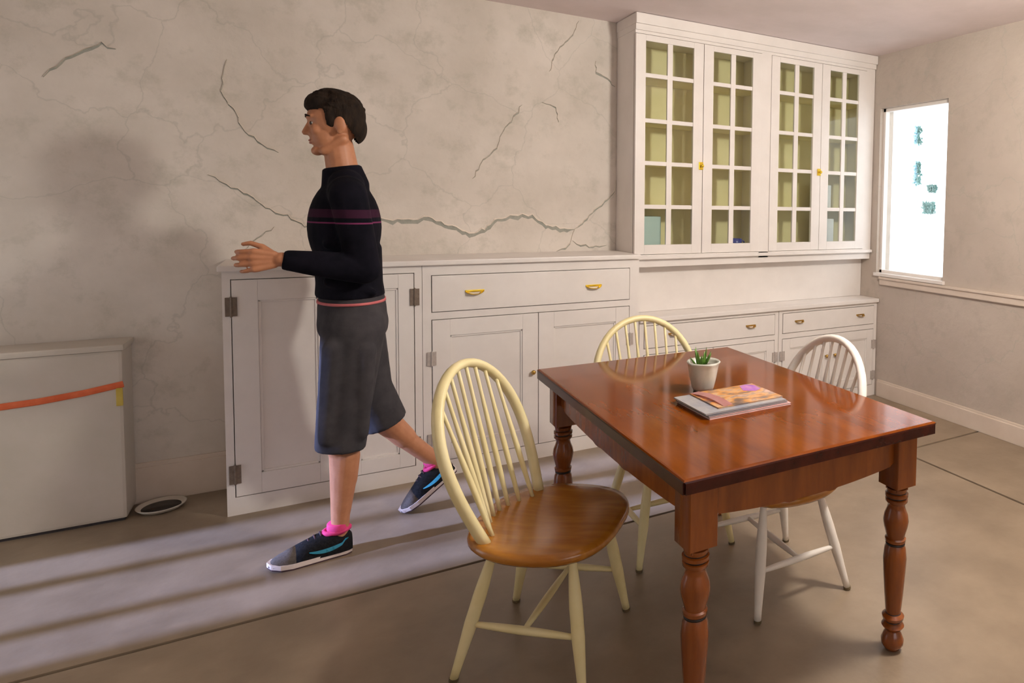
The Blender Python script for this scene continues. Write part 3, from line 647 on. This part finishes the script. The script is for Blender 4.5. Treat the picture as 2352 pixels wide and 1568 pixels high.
# face details
for s in (-1, 1):
    b = bmesh.new(); ell(b, H(-.071, s*.031, .056), (.0112, .011, .0085)); e = pobj(obj('eye', b, 'eye', body, True))
    b = bmesh.new(); ell(b, H(-.079, s*.034, .056), (.0050, .0075, .0072)); pobj(obj('iris', b, 'iris', e, True))
    b = bmesh.new(); tube(b, [H(-.090, s*.014, .083), H(-.091, s*.030, .089), H(-.079, s*.050, .082)], [.003, .0045, .002], 8); pobj(obj('eyebrow', b, 'hair', body, True))
b = bmesh.new(); ell(b, H(-.092, 0, -.009), (.006, .021, .0045), hr); ell(b, H(-.090, 0, -.019), (.007, .018, .005), hr); pobj(obj('lips', b, 'lips', body, True))
# hair: short crop
b = bmesh.new(); ell(b, H(.018, 0, .083), (.102, .0835, .100), hr); ell(b, H(.062, 0, .035), (.055, .072, .075), hr); ell(b, H(-.040, 0, .135), (.050, .062, .042), hr); ell(b, H(-.068, 0, .128), (.024, .05, .024), hr)
for s in (-1, 1): ell(b, H(-.012, s*.070, .075), (.018, .014, .042), hr)
rh = random.Random(5)
for i in range(150):
    a = rh.uniform(0, 6.283); e = rh.uniform(.15, 1.5); d = Vector((math.cos(a)*math.cos(e), math.sin(a)*math.cos(e), math.sin(e)))
    if d.x < -.55 and d.z < .6: continue
    c = Vector((.018+.098*d.x, .080*d.y, .083+.098*d.z)); q = c + Vector((-.02, 0, .004)) + d*.007
    capsule(b, H(*c), H(*q), .009, .004, 8)
hair = pobj(fuse('hair', b, 'hair', P, .0045, 2, .5))
# carve face out of the hair: keep what is above/behind the hairline
hb = bmesh.new(); hb.from_mesh(hair.data); Hinv = hr.inverted()
dele = []
for v in hb.verts:
    q = Hinv @ (Vector((v.co.x+.12, v.co.y+3.2, v.co.z)) - hc)
    line = .105 if q.x < -.035 else (.105 - (q.x+.035)/.035*.06 if q.x < 0 else (.045 if q.x < .035 else .045 - (q.x-.035)*2.2))
    if abs(q.y) > .05 and -.03 < q.x < .0: line = .03
    if q.z < line: dele.append(v)
bmesh.ops.delete(hb, geom=dele, context='VERTS'); hb.to_mesh(hair.data); hb.free()
# long-sleeved top
b = bmesh.new()
ell(b, (.112, 3.2, 1.33), (.134, .182, .205)); ell(b, (.122, 3.2, 1.16), (.122, .165, .14))
def etube(b, secs, n=28):
    rings = [[b.verts.new((cx+rx*math.cos(2*math.pi*i/n), cy+ry*math.sin(2*math.pi*i/n), z)) for i in range(n)] for cx, cy, z, rx, ry in secs]
    for p, q in zip(rings, rings[1:]):
        for i in range(n): b.faces.new((p[i], p[(i+1) % n], q[(i+1) % n], q[i]))
    b.faces.new(rings[0][::-1]); b.faces.new(rings[-1])
etube(b, [(.128, 3.2, 1.045, .128, .178), (.126, 3.2, 1.10, .122, .17), (.12, 3.2, 1.25, .125, .172)])
capsule(b, (.116, 3.04, 1.468), (.116, 3.36, 1.468), .070, .070); capsule(b, (.116, 3.12, 1.50), (.116, 3.28, 1.50), .066, .066)
capsule(b, (.116, 3.2, 1.50), (.103, 3.2, 1.578), .088, .070, caps=(True, False))
capsule(b, (.117, 3.012, 1.457), (.168, 2.992, 1.172), .068, .058); capsule(b, (.168, 2.992, 1.172), (.02, 2.985, 1.197), .060, .050); capsule(b, (.02, 2.985, 1.197), (-.096, 2.985, 1.217), .050, .037, caps=(True, False))
capsule(b, (.117, 3.388, 1.457), (.162, 3.407, 1.165), .068, .058); capsule(b, (.162, 3.407, 1.165), (.148, 3.404, 1.03), .060, .050); capsule(b, (.148, 3.404, 1.03), (.136, 3.40, .925), .050, .037, caps=(True, False))
for z, dx, y in ((1.12, .0, 3.03), (1.19, .01, 3.03), (1.27, .0, 3.02)):   # soft folds
    capsule(b, (.05+dx, y+.03, z), (.20+dx, y+.015, z-.05), .022, .016)
top = pobj(fuse('sweatshirt', b, 'knit', P, .007, 5, .5))
# shorts
b = bmesh.new()
etube(b, [(.132, 3.2, 1.075, .116, .166), (.134, 3.2, 1.0, .126, .178), (.136, 3.2, .90, .130, .185)]); ell(b, (.136, 3.2, .93), (.132, .187, .12))
capsule(b, (.135, 3.115, .93), (.100, 3.105, .62), .118, .098, caps=(True, False)); capsule(b, (.100, 3.105, .64), (.080, 3.10, .432), .099, .092, caps=(False, False))
capsule(b, (.14, 3.285, .93), (.195, 3.31, .60), .116, .096, caps=(True, False)); capsule(b, (.19, 3.31, .62), (.262, 3.325, .445), .097, .092, caps=(False, False))
capsule(b, (.06, 3.035, .86), (.03, 3.035, .50), .040, .030); capsule(b, (.17, 3.03, .84), (.15, 3.045, .50), .040, .030)
sh = pobj(fuse('shorts', b, 'shorts', P, .007, 12, .6))
b = bmesh.new(); etube(b, [(.1325, 3.2, 1.022, .1262, .1780), (.1325, 3.2, 1.032, .1252, .1770)], 40); pobj(obj('waistband', b, 'coral', sh, True))
# sneakers
def shoe(parent):
    # local: toe toward +x, heel at x=0, sole on z=0
    secs = [(-.004, .026, .074), (.010, .036, .094), (.04, .041, .102), (.085, .042, .104), (.12, .043, .098), (.155, .046, .084), (.19, .048, .070), (.22, .047, .058), (.245, .042, .048), (.265, .031, .038), (.279, .013, .026)]
    def loft(ss, lift):
        b = bmesh.new(); n = 14; rings = []
        for x, hw_, hh in ss:
            ring = []
            for k in range(n+1):
                a = math.pi*k/n; ring.append(b.verts.new((x, -hw_*math.copysign(abs(math.cos(a))**.75, math.cos(a)), lift + (hh-lift)*math.sin(a)**.8)))
            rings.append(ring)
        for p, q in zip(rings, rings[1:]):
            for k in range(n): b.faces.new((p[k], p[k+1], q[k+1], q[k]))
        for rg in (rings[0][::-1], rings[-1]): b.faces.new(rg)
        return b
    up_ = obj('shoe', loft(secs[:7], .018), 'shoeblack', parent, True)
    obj('toe_cap', loft(secs[6:], .018), 'shoegrey', up_, True)
    out = [(-.006, 0), (-.002, -.024), (.02, -.037), (.08, -.040), (.15, -.046), (.20, -.050), (.24, -.045), (.27, -.028), (.284, 0)]
    out = out + [(x, -y) for x, y in out[-2:0:-1]]
    def slab(z0, z1, k=1, tip=.010):
        b = bmesh.new(); prism(b, [((x-.14)*k+.14, y*k) for x, y in out], z0, z1)
        for v in b.verts:
            if v.co.x > .2: v.co.z += tip*((v.co.x-.2)/.08)**2
            if v.co.x < .05 and v.co.z > z0+.001: v.co.z += .006
        return b
    obj('sole', slab(.006, .024), 'sole', up_); obj('outsole', slab(0, .006, .985), 'outsole', up_)
    b = bmesh.new(); tube(b, [(.030+.045*math.cos(a)+.02, .030*math.sin(a), .101-.002*math.cos(a)) for a in [2*math.pi*k/20 for k in range(21)]], .010, 8); obj('collar', b, 'pink', up_, True)
    b = lathe(bmesh.new(), [(.036, .09), (.040, .11), (.039, .128), (.036, .132)], 20, Matrix.Translation((.045, 0, 0))); obj('sock', b, 'pink', up_, True)
    for s in (-1, 1):   # curved stripe on each side
        b = bmesh.new(); A = []; Bv = []
        for i in range(13):
            t = i/12; x = .012 + .135*t; z = .074 - .055*math.sin(math.pi*min(1, t*.62+.12))*.55 + .010*(t < .1); th = .004 + .017*math.sin(math.pi*min(1, t**.8))*(.45+.55*t)
            hw_ = .038 + .007*min(1, x/.12); 
            def yy(z_): return s*(hw_*max(.2, 1-max(0, (z_-.018)/.105)**2)**.45 + .0035)
            A.append(b.verts.new((x, yy(z-th/2), z-th/2))); Bv.append(b.verts.new((x, yy(z+th/2), z+th/2)))
        for i in range(12): b.faces.new((A[i], A[i+1], Bv[i+1], Bv[i]))
        bmesh.ops.solidify(b, geom=b.faces[:], thickness=.0025); obj('stripe', b, 'teal', up_, True)
    for k in range(4):
        x = .105+.02*k; b = bmesh.new(); z = .104-.0075*k-.001*k*k; tube(b, [(x, -.020, z-.006), (x+.004, 0, z+.004), (x, .020, z-.006)], .003, 6); obj('lace', b, 'outsole', up_, True)
    return up_
s1 = shoe(P); s1.location = (.112-.12, 3.105-3.2, 0); s1.rotation_euler = (0, 0, R(184))
s2 = copy_tree(s1, P); s2.rotation_euler = (0, 0, 0)
ml = Matrix.Translation((.348-.12, 3.355-3.2, .006)) @ Matrix.Rotation(R(180), 4, 'Z') @ Matrix.Rotation(R(36), 4, 'Y') @ Matrix.Translation((-.262, 0, 0))
s2.matrix_local = ml

# ------------------------------------------------------------------ hanging lamp (above and right of the table)
lp = thing('pendant_lamp', 'white glass globe lamp hanging above the near side of the table', 'lamp', (2.10, 1.20, 2.28))
gm = bpy.data.materials.new('lit_opal_glass'); gm.use_nodes = True; gn = gm.node_tree.nodes; gn.remove(gn['Principled BSDF'])
em = gn.new('ShaderNodeEmission'); em.inputs[0].default_value = (1.0, .94, .86, 1); em.inputs[1].default_value = 215
gm.node_tree.links.new(em.outputs[0], gn['Material Output'].inputs[0])
obj('globe', ell(bmesh.new(), (0, 0, 0), (.12, .12, .12)), gm, lp, True)
obj('cord', tube(bmesh.new(), [(0, 0, .11), (0, 0, CZ-2.285-.0)], .004, 8), 'blackiron', lp)
obj('ceiling_rose', lathe(bmesh.new(), [(.05, CZ-2.315), (.045, CZ-2.295), (.02, CZ-2.281)], 24), 'lampwhite', lp, True)
